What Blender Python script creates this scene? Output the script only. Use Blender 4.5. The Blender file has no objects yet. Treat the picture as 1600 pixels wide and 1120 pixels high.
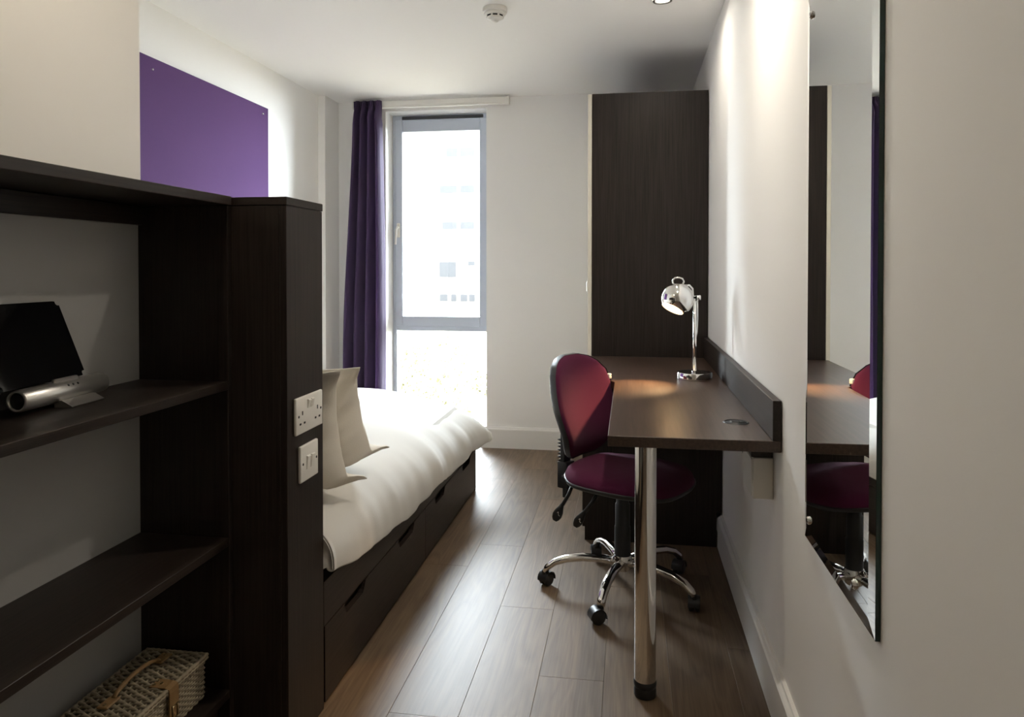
import bpy, bmesh, math, random
from mathutils import Vector, Matrix, noise
random.seed(7)
R = math.radians
scene = bpy.context.scene
col = scene.collection

# ------------------------------------------------------------------ camera
F_PX, YAW, PITCH, EYE = 1156.0, 9.0, 0.9, 1.2
cam_d = bpy.data.cameras.new('camera')
cam_d.sensor_width = 36.0
cam_d.lens = F_PX / 1600 * 36.0
cam_d.shift_y = -(560 - (420 + F_PX * math.tan(R(PITCH)))) / 1600
cam_d.clip_start = 0.02
cam_d.clip_end = 500
cam = bpy.data.objects.new('camera', cam_d)
col.objects.link(cam)
cam.location = (0, 0, EYE)
cam.rotation_euler = (R(90 - PITCH), 0, R(YAW))
scene.camera = cam

# ------------------------------------------------------------------ sky
SKY = 92.0
world = bpy.data.worlds.new('overcast_sky')
scene.world = world
world.use_nodes = True
wn = world.node_tree.nodes
wn['Background'].inputs[0].default_value = (0.80, 0.90, 1.0, 1)
wn['Background'].inputs[1].default_value = SKY
# portal over the window opening: only guides the sampling of the sky
pl = bpy.data.lights.new('window_portal', 'AREA')
pl.shape = 'RECTANGLE'; pl.size = 0.72; pl.size_y = 2.25
pl.cycles.is_portal = True
plo = bpy.data.objects.new('window_portal', pl); col.objects.link(plo)
plo.location = (-1.297, 5.12, 1.15); plo.rotation_euler = (R(-90), 0, 0)

vs = scene.view_settings
vs.view_transform = 'Standard'; vs.look = 'None'; vs.gamma = 1.0; vs.exposure = 0.27
vs.use_curve_mapping = False
scene.cycles.max_bounces = 14
scene.cycles.diffuse_bounces = 8
scene.cycles.glossy_bounces = 6
scene.cycles.transmission_bounces = 8
scene.cycles.sample_clamp_indirect = 6.0
LAMP_A, LAMP_B, LAMP_C, DESK_LAMP = 2.4, 6.0, 3.5, 40.0

# ------------------------------------------------------------------ materials
def nodes_of(name):
    m = bpy.data.materials.new(name); m.use_nodes = True
    nt = m.node_tree
    return m, nt, nt.nodes['Principled BSDF']

def N(nt, t, **kw):
    n = nt.nodes.new(t)
    for k, v in kw.items(): setattr(n, k, v)
    return n

def simple(name, rgb, rough=0.5, metal=0.0, spec=0.5, bump=0.0, bscale=200.0, var=0.0, vscale=8.0, sheen=0.0, trans=0.0):
    m, nt, b = nodes_of(name)
    b.inputs['Base Color'].default_value = (*rgb, 1)
    b.inputs['Roughness'].default_value = rough
    b.inputs['Metallic'].default_value = metal
    b.inputs['Specular IOR Level'].default_value = spec
    if sheen:
        b.inputs['Sheen Weight'].default_value = sheen
        b.inputs['Sheen Roughness'].default_value = 0.5
    tc = N(nt, 'ShaderNodeTexCoord')
    if var:
        n = N(nt, 'ShaderNodeTexNoise'); n.inputs['Scale'].default_value = vscale; n.inputs['Detail'].default_value = 3
        nt.links.new(tc.outputs['Object'], n.inputs['Vector'])
        mx = N(nt, 'ShaderNodeMix', data_type='RGBA')
        mx.inputs['A'].default_value = (*[c * (1 - var) for c in rgb], 1)
        mx.inputs['B'].default_value = (*[min(1, c * (1 + var)) for c in rgb], 1)
        nt.links.new(n.outputs['Fac'], mx.inputs['Factor'])
        nt.links.new(mx.outputs['Result'], b.inputs['Base Color'])
    if bump:
        n2 = N(nt, 'ShaderNodeTexNoise'); n2.inputs['Scale'].default_value = bscale; n2.inputs['Detail'].default_value = 4
        nt.links.new(tc.outputs['Object'], n2.inputs['Vector'])
        bp = N(nt, 'ShaderNodeBump'); bp.inputs['Strength'].default_value = bump; bp.inputs['Distance'].default_value = 0.002
        nt.links.new(n2.outputs['Fac'], bp.inputs['Height'])
        nt.links.new(bp.outputs['Normal'], b.inputs['Normal'])
    return m

def wood(name, c0, c1, axis=2, rough=0.42, fine=90.0, spec=0.28):
    """laminate with fine straight grain along one axis"""
    m, nt, b = nodes_of(name)
    tc = N(nt, 'ShaderNodeTexCoord')
    mp = N(nt, 'ShaderNodeMapping')
    sc = [fine] * 3; sc[axis] = 2.2
    mp.inputs['Scale'].default_value = sc
    nt.links.new(tc.outputs['Object'], mp.inputs['Vector'])
    n = N(nt, 'ShaderNodeTexNoise'); n.inputs['Scale'].default_value = 1.6; n.inputs['Detail'].default_value = 5; n.inputs['Roughness'].default_value = 0.65
    nt.links.new(mp.outputs['Vector'], n.inputs['Vector'])
    cr = N(nt, 'ShaderNodeValToRGB')
    cr.color_ramp.elements[0].position = 0.35; cr.color_ramp.elements[0].color = (*c0, 1)
    cr.color_ramp.elements[1].position = 0.68; cr.color_ramp.elements[1].color = (*c1, 1)
    nt.links.new(n.outputs['Fac'], cr.inputs['Fac'])
    nt.links.new(cr.outputs['Color'], b.inputs['Base Color'])
    b.inputs['Roughness'].default_value = rough
    b.inputs['Specular IOR Level'].default_value = spec
    bp = N(nt, 'ShaderNodeBump'); bp.inputs['Strength'].default_value = 0.25; bp.inputs['Distance'].default_value = 0.0006
    nt.links.new(n.outputs['Fac'], bp.inputs['Height'])
    nt.links.new(bp.outputs['Normal'], b.inputs['Normal'])
    return m

def floor_wood():
    m, nt, b = nodes_of('oak_laminate')
    L = nt.links.new
    tc = N(nt, 'ShaderNodeTexCoord'); oi = N(nt, 'ShaderNodeObjectInfo')
    off = N(nt, 'ShaderNodeVectorMath', operation='SCALE'); off.inputs[0].default_value = (3.1, 17.0, 5.0)
    L(oi.outputs['Random'], off.inputs['Scale'])
    ad = N(nt, 'ShaderNodeVectorMath', operation='ADD')
    L(tc.outputs['Object'], ad.inputs[0]); L(off.outputs['Vector'], ad.inputs[1])
    mp = N(nt, 'ShaderNodeMapping'); mp.inputs['Scale'].default_value = (9.0, 0.9, 1.0); L(ad.outputs['Vector'], mp.inputs['Vector'])
    big = N(nt, 'ShaderNodeTexNoise'); big.inputs['Scale'].default_value = 1.3; big.inputs['Detail'].default_value = 2.0; big.inputs['Distortion'].default_value = 0.8
    L(mp.outputs['Vector'], big.inputs['Vector'])
    mul = N(nt, 'ShaderNodeMath', operation='MULTIPLY'); mul.inputs[1].default_value = 13.0; L(big.outputs['Fac'], mul.inputs[0])
    fr = N(nt, 'ShaderNodeMath', operation='PINGPONG'); fr.inputs[1].default_value = 1.0; L(mul.outputs['Value'], fr.inputs[0])
    mp2 = N(nt, 'ShaderNodeMapping'); mp2.inputs['Scale'].default_value = (140.0, 3.5, 1.0); L(ad.outputs['Vector'], mp2.inputs['Vector'])
    fine = N(nt, 'ShaderNodeTexNoise'); fine.inputs['Scale'].default_value = 1.5; fine.inputs['Detail'].default_value = 5
    L(mp2.outputs['Vector'], fine.inputs['Vector'])
    mix1 = N(nt, 'ShaderNodeMix', data_type='FLOAT'); mix1.inputs[0].default_value = 0.74
    L(fr.outputs['Value'], mix1.inputs[2]); L(fine.outputs['Fac'], mix1.inputs[3])
    cr = N(nt, 'ShaderNodeValToRGB')
    e = cr.color_ramp.elements
    e[0].position = 0.22; e[0].color = (0.100, 0.062, 0.034, 1)
    e[1].position = 0.78; e[1].color = (0.185, 0.124, 0.073, 1)
    L(mix1.outputs[0], cr.inputs['Fac'])
    hsv = N(nt, 'ShaderNodeHueSaturation')
    mr = N(nt, 'ShaderNodeMapRange'); mr.inputs['To Min'].default_value = 0.82; mr.inputs['To Max'].default_value = 1.14
    L(oi.outputs['Random'], mr.inputs['Value']); L(mr.outputs['Result'], hsv.inputs['Value'])
    hsv.inputs['Saturation'].default_value = 0.92
    L(cr.outputs['Color'], hsv.inputs['Color']); L(hsv.outputs['Color'], b.inputs['Base Color'])
    b.inputs['Roughness'].default_value = 0.46
    b.inputs['Specular IOR Level'].default_value = 0.28
    bp = N(nt, 'ShaderNodeBump'); bp.inputs['Strength'].default_value = 0.22; bp.inputs['Distance'].default_value = 0.0006
    L(fine.outputs['Fac'], bp.inputs['Height']); L(bp.outputs['Normal'], b.inputs['Normal'])
    return m

def curtain_mat():
    m, nt, b = nodes_of('purple_curtain_cloth')
    b.inputs['Base Color'].default_value = (0.075, 0.043, 0.112, 1)
    b.inputs['Roughness'].default_value = 0.85
    b.inputs['Sheen Weight'].default_value = 0.15
    tr = N(nt, 'ShaderNodeBsdfTranslucent'); tr.inputs['Color'].default_value = (0.22, 0.13, 0.29, 1)
    mx = N(nt, 'ShaderNodeMixShader'); mx.inputs[0].default_value = 0.42
    out = nt.nodes['Material Output']
    nt.links.new(b.outputs[0], mx.inputs[1]); nt.links.new(tr.outputs[0], mx.inputs[2]); nt.links.new(mx.outputs[0], out.inputs[0])
    tc = N(nt, 'ShaderNodeTexCoord'); n2 = N(nt, 'ShaderNodeTexNoise'); n2.inputs['Scale'].default_value = 500
    nt.links.new(tc.outputs['Object'], n2.inputs['Vector'])
    bp = N(nt, 'ShaderNodeBump'); bp.inputs['Strength'].default_value = 0.15; bp.inputs['Distance'].default_value = 0.001
    nt.links.new(n2.outputs['Fac'], bp.inputs['Height']); nt.links.new(bp.outputs['Normal'], b.inputs['Normal'])
    return m

def glass_mat():
    m, nt, b = nodes_of('window_glass')
    out = nt.nodes['Material Output']
    t = N(nt, 'ShaderNodeBsdfTransparent'); t.inputs['Color'].default_value = (0.97, 0.97, 0.955, 1)
    g = N(nt, 'ShaderNodeBsdfGlossy'); g.inputs['Roughness'].default_value = 0.02
    lw = N(nt, 'ShaderNodeFresnel'); lw.inputs['IOR'].default_value = 1.45
    mx = N(nt, 'ShaderNodeMixShader')
    nt.links.new(lw.outputs[0], mx.inputs[0]); nt.links.new(t.outputs[0], mx.inputs[1]); nt.links.new(g.outputs[0], mx.inputs[2])
    nt.links.new(mx.outputs[0], out.inputs[0])
    return m

def emit(name, rgb, s):
    m, nt, b = nodes_of(name)
    b.inputs['Base Color'].default_value = (*rgb, 1)
    b.inputs['Emission Color'].default_value = (*rgb, 1)
    b.inputs['Emission Strength'].default_value = s
    return m

M = {}
M['wall'] = simple('white_wall_paint', (0.88, 0.868, 0.845), 0.75, spec=0.3, bump=0.10, bscale=60)
M['ceiling'] = simple('ceiling_paint', (0.90, 0.888, 0.865), 0.9, spec=0.2)
M['skirting'] = simple('white_gloss_paint', (0.78, 0.765, 0.73), 0.35)
M['wenge'] = wood('wenge_vertical', (0.0125, 0.0085, 0.0070), (0.030, 0.0210, 0.0170), 2)
M['wengeY'] = wood('wenge_lengthways', (0.0130, 0.0088, 0.0070), (0.031, 0.0215, 0.0168), 1)
M['wengeX'] = wood('wenge_crossways', (0.0125, 0.0085, 0.0070), (0.030, 0.0210, 0.0170), 0)
M['desk'] = wood('wenge_worktop', (0.034, 0.020, 0.0145), (0.074, 0.046, 0.033), 1, rough=0.33, fine=70, spec=0.5)
M['floor'] = floor_wood()
M['sub'] = simple('subfloor', (0.10, 0.075, 0.055), 0.8, var=0.2)
M['felt'] = simple('purple_felt', (0.088, 0.042, 0.130), 0.95, spec=0.1, bump=0.35, bscale=700, var=0.08, vscale=300)
M['curtain'] = curtain_mat()
M['frame'] = simple('grey_window_frame', (0.55, 0.60, 0.69), 0.4, var=0.03)
M['vent'] = simple('dark_vent', (0.03, 0.032, 0.038), 0.4, var=0.1)
M['glass'] = glass_mat()
M['linen'] = simple('white_bed_linen', (0.66, 0.64, 0.60), 0.9, spec=0.15, bump=0.15, bscale=300, sheen=0.15)
M['pillow'] = simple('cream_pillow_linen', (0.80, 0.75, 0.66), 0.9, spec=0.15, bump=0.2, bscale=300, sheen=0.15)
M['fabric'] = simple('burgundy_wool', (0.074, 0.0115, 0.036), 0.95, spec=0.06, bump=0.4, bscale=900, var=0.10, vscale=400, sheen=0.06)
M['black'] = simple('black_plastic', (0.014, 0.0145, 0.0155), 0.42, bump=0.1, bscale=900)
M['blackgloss'] = simple('black_screen_glass', (0.004, 0.004, 0.0045), 0.08, var=0.05)
M['chrome'] = simple('polished_chrome', (0.80, 0.79, 0.77), 0.07, metal=1.0, var=0.02)
M['nickel'] = simple('brushed_nickel', (0.62, 0.60, 0.57), 0.28, metal=1.0, var=0.03)
M['silver'] = simple('satin_silver', (0.62, 0.60, 0.57), 0.33, metal=0.9, var=0.02)
M['white'] = simple('white_plastic', (0.80, 0.78, 0.73), 0.3, var=0.02)
M['cream'] = simple('cream_door_laminate', (0.78, 0.74, 0.63), 0.4, var=0.02)
M['greyback'] = simple('grey_back_sheet', (0.35, 0.345, 0.335), 0.6, var=0.02)
M['slot'] = simple('dark_slot', (0.01, 0.01, 0.01), 0.6, var=0.1)
M['mirror'] = simple('silvered_mirror', (0.90, 0.92, 0.91), 0.0, metal=1.0)
M['mirror_edge'] = simple('green_glass_edge', (0.010, 0.035, 0.026), 0.12, var=0.1)
M['wicker'] = simple('willow_wicker', (0.30, 0.25, 0.17), 0.75, var=0.35, vscale=60)
M['leather'] = simple('tan_leather', (0.25, 0.145, 0.055), 0.5, bump=0.2, bscale=300, var=0.1)
M['brass'] = simple('dull_brass', (0.55, 0.45, 0.27), 0.3, metal=1.0, var=0.05)
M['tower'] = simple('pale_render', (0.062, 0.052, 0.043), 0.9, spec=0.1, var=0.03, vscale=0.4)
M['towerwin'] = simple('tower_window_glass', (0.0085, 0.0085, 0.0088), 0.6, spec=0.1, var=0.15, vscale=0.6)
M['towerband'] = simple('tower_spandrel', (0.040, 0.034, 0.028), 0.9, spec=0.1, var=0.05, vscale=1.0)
M['bank'] = simple('dry_grass_bank', (0.21, 0.18, 0.135), 1.0, spec=0.0, var=0.12, vscale=1.2)
M['leaf'] = simple('pale_leaves', (0.045, 0.042, 0.018), 0.8, spec=0.2, var=0.3, vscale=2.0)
M['twig'] = simple('twigs', (0.04, 0.034, 0.026), 0.9, var=0.2)
M['lens'] = emit('lamp_lens', (1.0, 0.90, 0.72), 3.0)
M['bulb'] = emit('bulb_glow', (1.0, 0.76, 0.48), 22.0)
M['shade_in'] = simple('white_reflector', (0.85, 0.80, 0.70), 0.5, var=0.02)

# ------------------------------------------------------------------ mesh helpers
def obj(name, bm, mat, parent=None, smooth=False):
    me = bpy.data.meshes.new(name)
    if smooth:
        for f in bm.faces: f.smooth = True
    bm.to_mesh(me); bm.free()
    me.materials.append(mat)
    o = bpy.data.objects.new(name, me); col.objects.link(o)
    if parent is not None: o.parent = parent
    return o

def at(bm, off):
    bmesh.ops.translate(bm, verts=bm.verts, vec=Vector(off)); return bm

def auto_smooth(o, ang=40):
    me = o.data
    for p in me.polygons: p.use_smooth = True
    me.set_sharp_from_angle(angle=R(ang))
    return o

def add_box(bm, a, b, bev=0.0, seg=1):
    x0, y0, z0 = [min(p, q) for p, q in zip(a, b)]; x1, y1, z1 = [max(p, q) for p, q in zip(a, b)]
    t = bmesh.new()
    v = [t.verts.new(p) for p in ((x0,y0,z0),(x1,y0,z0),(x1,y1,z0),(x0,y1,z0),(x0,y0,z1),(x1,y0,z1),(x1,y1,z1),(x0,y1,z1))]
    for f in ((0,3,2,1),(4,5,6,7),(0,1,5,4),(1,2,6,5),(2,3,7,6),(3,0,4,7)): t.faces.new([v[i] for i in f])
    if bev: bmesh.ops.bevel(t, geom=t.edges[:], offset=bev, segments=seg, profile=0.5, affect='EDGES')
    me = bpy.data.meshes.new('t'); t.to_mesh(me); t.free(); bm.from_mesh(me); bpy.data.meshes.remove(me)
    return bm

def box(a, b, bev=0.0, seg=1): return add_box(bmesh.new(), a, b, bev, seg)

def add_tube(bm, pts, rad, seg=12, cap=True, flat=1.0, closed=False):
    pts = [Vector(p) for p in pts]; n = len(pts)
    rads = rad if isinstance(rad, (list, tuple)) else [rad] * n
    rings = []; up = None
    for i, p in enumerate(pts):
        if closed: d = (pts[(i+1) % n] - pts[i-1])
        else: d = (pts[min(i+1, n-1)] - pts[max(i-1, 0)])
        d.normalize()
        if up is None:
            up = Vector((0,0,1)) if abs(d.z) < 0.9 else Vector((1,0,0))
        s = d.cross(up); s.normalize(); u = s.cross(d); u.normalize(); up = u
        rings.append([bm.verts.new(p + s*math.cos(2*math.pi*k/seg)*rads[i] + u*math.sin(2*math.pi*k/seg)*rads[i]*flat) for k in range(seg)])
    for i in range(n if closed else n-1):
        a, b = rings[i], rings[(i+1) % n]
        for k in range(seg): bm.faces.new((a[k], a[(k+1)%seg], b[(k+1)%seg], b[k]))
    if cap and not closed:
        bm.faces.new(rings[0][::-1]); bm.faces.new(rings[-1])
    return bm

def tube(*a, **k): return add_tube(bmesh.new(), *a, **k)

def add_lathe(bm, prof, seg=32, mtx=None):
    """profile of (r, z) round the z axis"""
    rings = []
    for r, z in prof:
        if r < 1e-6: rings.append([bm.verts.new((0, 0, z))])
        else: rings.append([bm.verts.new((r*math.cos(2*math.pi*k/seg), r*math.sin(2*math.pi*k/seg), z)) for k in range(seg)])
    new = [v for rg in rings for v in rg]
    for a, b in zip(rings, rings[1:]):
        if len(a) == 1 and len(b) == 1: continue
        for k in range(seg):
            if len(a) == 1: bm.faces.new((a[0], b[(k+1)%seg], b[k])[::-1])
            elif len(b) == 1: bm.faces.new((a[k], a[(k+1)%seg], b[0]))
            else: bm.faces.new((a[k], a[(k+1)%seg], b[(k+1)%seg], b[k]))
    if mtx is not None:
        for v in new: v.co = mtx @ v.co
    return bm

def lathe(prof, seg=32, mtx=None): return add_lathe(bmesh.new(), prof, seg, mtx)

def add_prism(bm, poly, lo, hi, axis=2):
    """polygon extruded along an axis; poly coordinates are the two other axes in order"""
    def p3(p, t):
        c = list(p); c.insert(axis, t); return c
    a = [bm.verts.new(p3(p, lo)) for p in poly]; b = [bm.verts.new(p3(p, hi)) for p in poly]
    n = len(poly)
    bm.faces.new(a); bm.faces.new(b)
    for i in range(n): bm.faces.new((a[i], a[(i+1)%n], b[(i+1)%n], b[i]))
    bmesh.ops.recalc_face_normals(bm, faces=bm.faces)
    return bm

def prism(*a, **k): return add_prism(bmesh.new(), *a, **k)

def grid(fn, nu, nv, wrap_u=False):
    bm = bmesh.new()
    V = [[bm.verts.new(fn(i, j)) for j in range(nv)] for i in range(nu)]
    for i in range(nu if wrap_u else nu-1):
        for j in range(nv-1):
            a, b = V[i], V[(i+1) % nu]
            bm.faces.new((a[j], b[j], b[j+1], a[j+1]))
    return bm

def thing(name, loc, label, cat, group=None, rz=0.0):
    o = bpy.data.objects.new(name, None); col.objects.link(o)
    o.location = loc; o.rotation_euler = (0, 0, rz); o.empty_display_size = 0.05
    tag(o, label, cat, group); return o

def tag(o, label, cat, group=None):
    o['label'] = label; o['category'] = cat
    if group: o['group'] = group
    return o

def wpart(name, bm, mat, t, smooth=False, off=None, ang=None):
    """a part modelled in world coordinates, moved into its (unrotated) thing"""
    loc = t.location if off is None else Vector(off)
    o = obj(name, at(bm, -Vector(loc)), mat, t, smooth)
    if ang: auto_smooth(o, ang)
    return o

def struct(name, bm, mat, parent=None):
    o = obj(name, bm, mat, parent)
    o['kind'] = 'structure'
    return o

def smoothstep(a, b, x):
    t = max(0.0, min(1.0, (x-a)/(b-a))); return t*t*(3-2*t)
def lerp(a, b, t): return a + (b-a)*t
def interp(tab, x):
    if x <= tab[0][0]: return tab[0][1]
    for (x0, y0), (x1, y1) in zip(tab, tab[1:]):
        if x <= x1: return lerp(y0, y1, (x-x0)/(x1-x0))
    return tab[-1][1]

# ------------------------------------------------------------------ the room
WX, LX, PX, BY, ZC = 0.400, -2.035, -1.205, 4.88, 2.345   # right wall, left wall, near left wall, window wall, ceiling
NEAR, HEADY, POSTX, BEDX = -1.3, 1.685, -0.820, -0.820
OX0, OX1, OZ0, OZ1 = -1.648, -0.947, 0.02, 2.275           # window opening
T = 0.3
struct('ceiling', box((LX-T, NEAR-T, ZC), (WX+T, BY+T, ZC+T)), M['ceiling'])
struct('wall_right', box((WX, NEAR-T, -0.2), (WX+T, BY+T, ZC)), M['wall'])
struct('wall_left', box((LX-T, HEADY, -0.2), (LX, BY+T, ZC)), M['wall'])
struct('wall_near_left', box((LX-T, NEAR, -0.2), (PX, HEADY-0.003, ZC)), M['wall'])
struct('wall_entrance', box((LX-T, NEAR-T, -0.2), (WX, NEAR, ZC)), M['wall'])
bm = bmesh.new()
add_box(bm, (LX, BY, -0.2), (OX0, BY+T, ZC)); add_box(bm, (OX1, BY, -0.2), (WX, BY+T, ZC))
add_box(bm, (OX0, BY, OZ1), (OX1, BY+T, ZC)); add_box(bm, (OX0, BY, -0.2), (OX1, BY+T, OZ0))
struct('wall_back', bm, M['wall'])
struct('trim_1', box((LX, 4.645, 0.0), (LX+0.05, BY, ZC), 0.004, 2), M['wall'])
def skirting(p0, p1, nx, ny, h=0.14, t=0.022):
    """skirting board profile swept along a wall, standing off along (nx, ny)"""
    prof = [(0, 0), (t, 0), (t, h-0.016), (t-0.004, h-0.010), (t-0.010, h-0.006), (t-0.012, h), (0, h)]
    b = bmesh.new()
    ends = []
    for p in (p0, p1):
        ends.append([b.verts.new((p[0]+nx*q, p[1]+ny*q, z)) for q, z in prof])
    n = len(prof)
    for i in range(n): b.faces.new((ends[0][i], ends[0][(i+1)%n], ends[1][(i+1)%n], ends[1][i]))
    b.faces.new(ends[0]); b.faces.new(ends[1])
    bmesh.ops.recalc_face_normals(b, faces=b.faces)
    return b
struct('baseboard_right', skirting((WX, NEAR), (WX, 3.27), -1, 0), M['skirting'])
struct('baseboard_back', skirting((OX1-0.03, BY), (-0.198, BY), 0, -1), M['skirting'])
struct('baseboard_left', skirting((LX, 3.96), (LX, 4.645), 1, 0), M['skirting'])

floor = struct('floor', box((LX-T, NEAR-T, -0.2), (WX+T, BY+T, -0.009)), M['sub'])
PW, PL = 0.19, 1.24
plank_cache = {}
def plank(cx, y0, y1, x0, x1):
    key = (round(y1-y0, 3), round(x1-x0, 3))
    if key not in plank_cache:
        w, l = key[1]/2-0.0002, key[0]/2-0.0002
        b = box((-w, -l, -0.008), (w, l, 0.0), 0.0007, 1)
        me = bpy.data.meshes.new('plank'); b.to_mesh(me); b.free(); me.materials.append(M['floor'])
        plank_cache[key] = me
    o = bpy.data.objects.new('plank', plank_cache[key]); col.objects.link(o)
    o.parent = floor; o.location = ((x0+x1)/2, (y0+y1)/2, 0.0)
starts = {-1: 2.905, 0: 1.908, 1: 2.578, 2: 2.15, 3: 2.80, 4: 1.72, 5: 2.40}
for k in range(-8, 6):
    x0 = max(LX, -0.64 + PW*k); x1 = min(WX, -0.64 + PW*(k+1))
    if x1 - x0 < 0.01: continue
    s = starts.get(k, 2.9 + 0.37*k)
    y = s - PL*math.ceil((s-NEAR)/PL)
    while y < BY:
        a, b_ = max(y, NEAR), min(y+PL, BY)
        y += PL
        if b_-a < 0.02: continue
        if x1 < -1.25 and b_ < HEADY: continue
        plank(0, a, b_, x0, x1)

# window ------------------------------------------------------------
WY = BY + 0.15
fr = bmesh.new()
FD = 0.07
for a, b_ in (((OX0, WY, OZ0), (OX0+0.028, WY+FD, OZ1)), ((OX1-0.028, WY, OZ0), (OX1, WY+FD, OZ1)),
              ((OX0+0.028, WY, OZ1-0.035), (OX1-0.028, WY+FD, OZ1)), ((OX0+0.028, WY, OZ0), (OX1-0.028, WY+FD, OZ0+0.06)),
              ((OX0+0.028, WY, 0.765), (OX1-0.028, WY+FD, 0.80))):
    add_box(fr, a, b_, 0.003)
win = struct('window_1', fr, M['frame'])
sx0, sx1, sz0, sz1 = OX0+0.022, OX1-0.022, 0.797, OZ1-0.032
sb = bmesh.new()
for a, b_ in (((sx0, WY-0.012, sz0), (sx0+0.052, WY+0.05, sz1)), ((sx1-0.052, WY-0.012, sz0), (sx1, WY+0.05, sz1)),
              ((sx0+0.052, WY-0.012, sz1-0.085), (sx1-0.052, WY+0.05, sz1)), ((sx0+0.052, WY-0.012, sz0), (sx1-0.052, WY+0.05, sz0+0.07))):
    add_box(sb, a, b_, 0.004)
sash = obj('sash', sb, M['frame'], win)
hb = bmesh.new()
add_box(hb, (sx0+0.012, WY-0.020, 1.42), (sx0+0.036, WY-0.012, 1.52), 0.003)
add_tube(hb, [(sx0+0.024, WY-0.015, 1.49), (sx0+0.024, WY-0.045, 1.49), (sx0+0.020, WY-0.055, 1.47), (sx0+0.014, WY-0.055, 1.37)], 0.008, 8)
obj('handle', hb, M['white'], sash)
obj('vent', box((OX0+0.07, WY-0.008, OZ1-0.031), (OX1-0.05, WY+0.01, OZ1-0.008), 0.003), M['vent'], win)
obj('pane', box((sx0+0.05, WY+0.02, sz0+0.068), (sx1-0.05, WY+0.024, sz1-0.083)), M['glass'], win)
obj('pane', box((OX0+0.026, WY+0.03, OZ0+0.058), (OX1-0.026, WY+0.034, 0.767)), M['glass'], win)

# ceiling fittings --------------------------------------------------
def downlight(x, y, power, label, tint=(1.0, 0.91, 0.78), spread=160):
    t = thing('downlight', (x, y, ZC), label, 'ceiling light', 'recessed downlights')
    obj('trim_ring', lathe([(0.030, -0.001), (0.030, -0.004), (0.036, -0.006), (0.043, -0.004), (0.045, 0.0)], 40), M['nickel'], t, True)
    obj('lens', lathe([(0.0, -0.003), (0.0305, -0.002)], 32), M['lens'], t)
    l = bpy.data.lights.new('downlight_beam', 'AREA'); l.shape = 'DISK'; l.size = 0.06; l.energy = power; l.color = tint; l.spread = R(spread)
    lo = bpy.data.objects.new('downlight_beam', l); col.objects.link(lo); lo.parent = t; lo.location = (0, 0, -0.008)
    return t
downlight(0.137, 3.232, LAMP_A, 'lit round downlight in ceiling above the desk lamp')
downlight(0.137, 2.17, LAMP_B, 'lit round downlight in ceiling above the desk end with chrome leg', spread=150)
downlight(-0.90, 1.20, LAMP_C, 'lit round downlight in ceiling beside the bookcase', (1.0, 0.86, 0.66), 180)

t = thing('smoke_detector', (-0.585, 3.215, ZC), 'white round smoke detector on the ceiling', 'smoke detector')
obj('base', lathe([(0.0, 0.0), (0.052, 0.0), (0.054, -0.004), (0.054, -0.020), (0.050, -0.023), (0.0, -0.023)], 40), M['white'], t, True)
auto_smooth(t.children[0], 50)
hd = obj('head', lathe([(0.0, -0.023), (0.045, -0.023), (0.049, -0.027), (0.046, -0.032), (0.039, -0.034), (0.036, -0.036)], 40), M['white'], t, True)
for k in range(8):
    a = 2*math.pi*k/8 + 0.2
    b = bmesh.new()
    add_box(b, (0.031, -0.010, -0.041), (0.0375, 0.010, -0.035))
    bmesh.ops.rotate(b, verts=b.verts, cent=(0, 0, 0), matrix=Matrix.Rotation(a, 3, 'Z'))
    obj('vent_slot', b, M['slot'], t)
c = bmesh.new()
for k in range(8):
    a = 2*math.pi*(k+0.5)/8 + 0.2
    bb = box((0.028, -0.004, -0.043), (0.040, 0.004, -0.033)); bmesh.ops.rotate(bb, verts=bb.verts, cent=(0,0,0), matrix=Matrix.Rotation(a, 3, 'Z'))
    me = bpy.data.meshes.new('t'); bb.to_mesh(me); bb.free(); c.from_mesh(me); bpy.data.meshes.remove(me)
obj('rib', c, M['white'], t)
obj('cap', lathe([(0.0, -0.040), (0.036, -0.041), (0.038, -0.045), (0.030, -0.050), (0.016, -0.053), (0.014, -0.060), (0.010, -0.063), (0.0, -0.063)], 40), M['white'], t, True)

# ------------------------------------------------------------------ curtain and rail
t = thing('curtain_rail', (-1.31, BY, 2.31), 'slim white curtain rail along the top of the window wall', 'curtain rail')
wpart('track', box((-1.86, BY-0.075, 2.287), (-0.790, BY-0.045, 2.332), 0.004, 2), M['white'], t)
wpart('fascia_lip', box((-1.86, BY-0.082, 2.283), (-0.785, BY-0.045, 2.293), 0.003), M['white'], t)
wpart('end_cap', box((-0.792, BY-0.083, 2.282), (-0.778, BY-0.043, 2.335), 0.003), M['white'], t)
for xx in (-1.80, -1.30, -0.86): wpart('bracket', box((xx-0.012, BY-0.05, 2.295), (xx+0.012, BY, 2.325), 0.002), M['white'], t)

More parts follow.
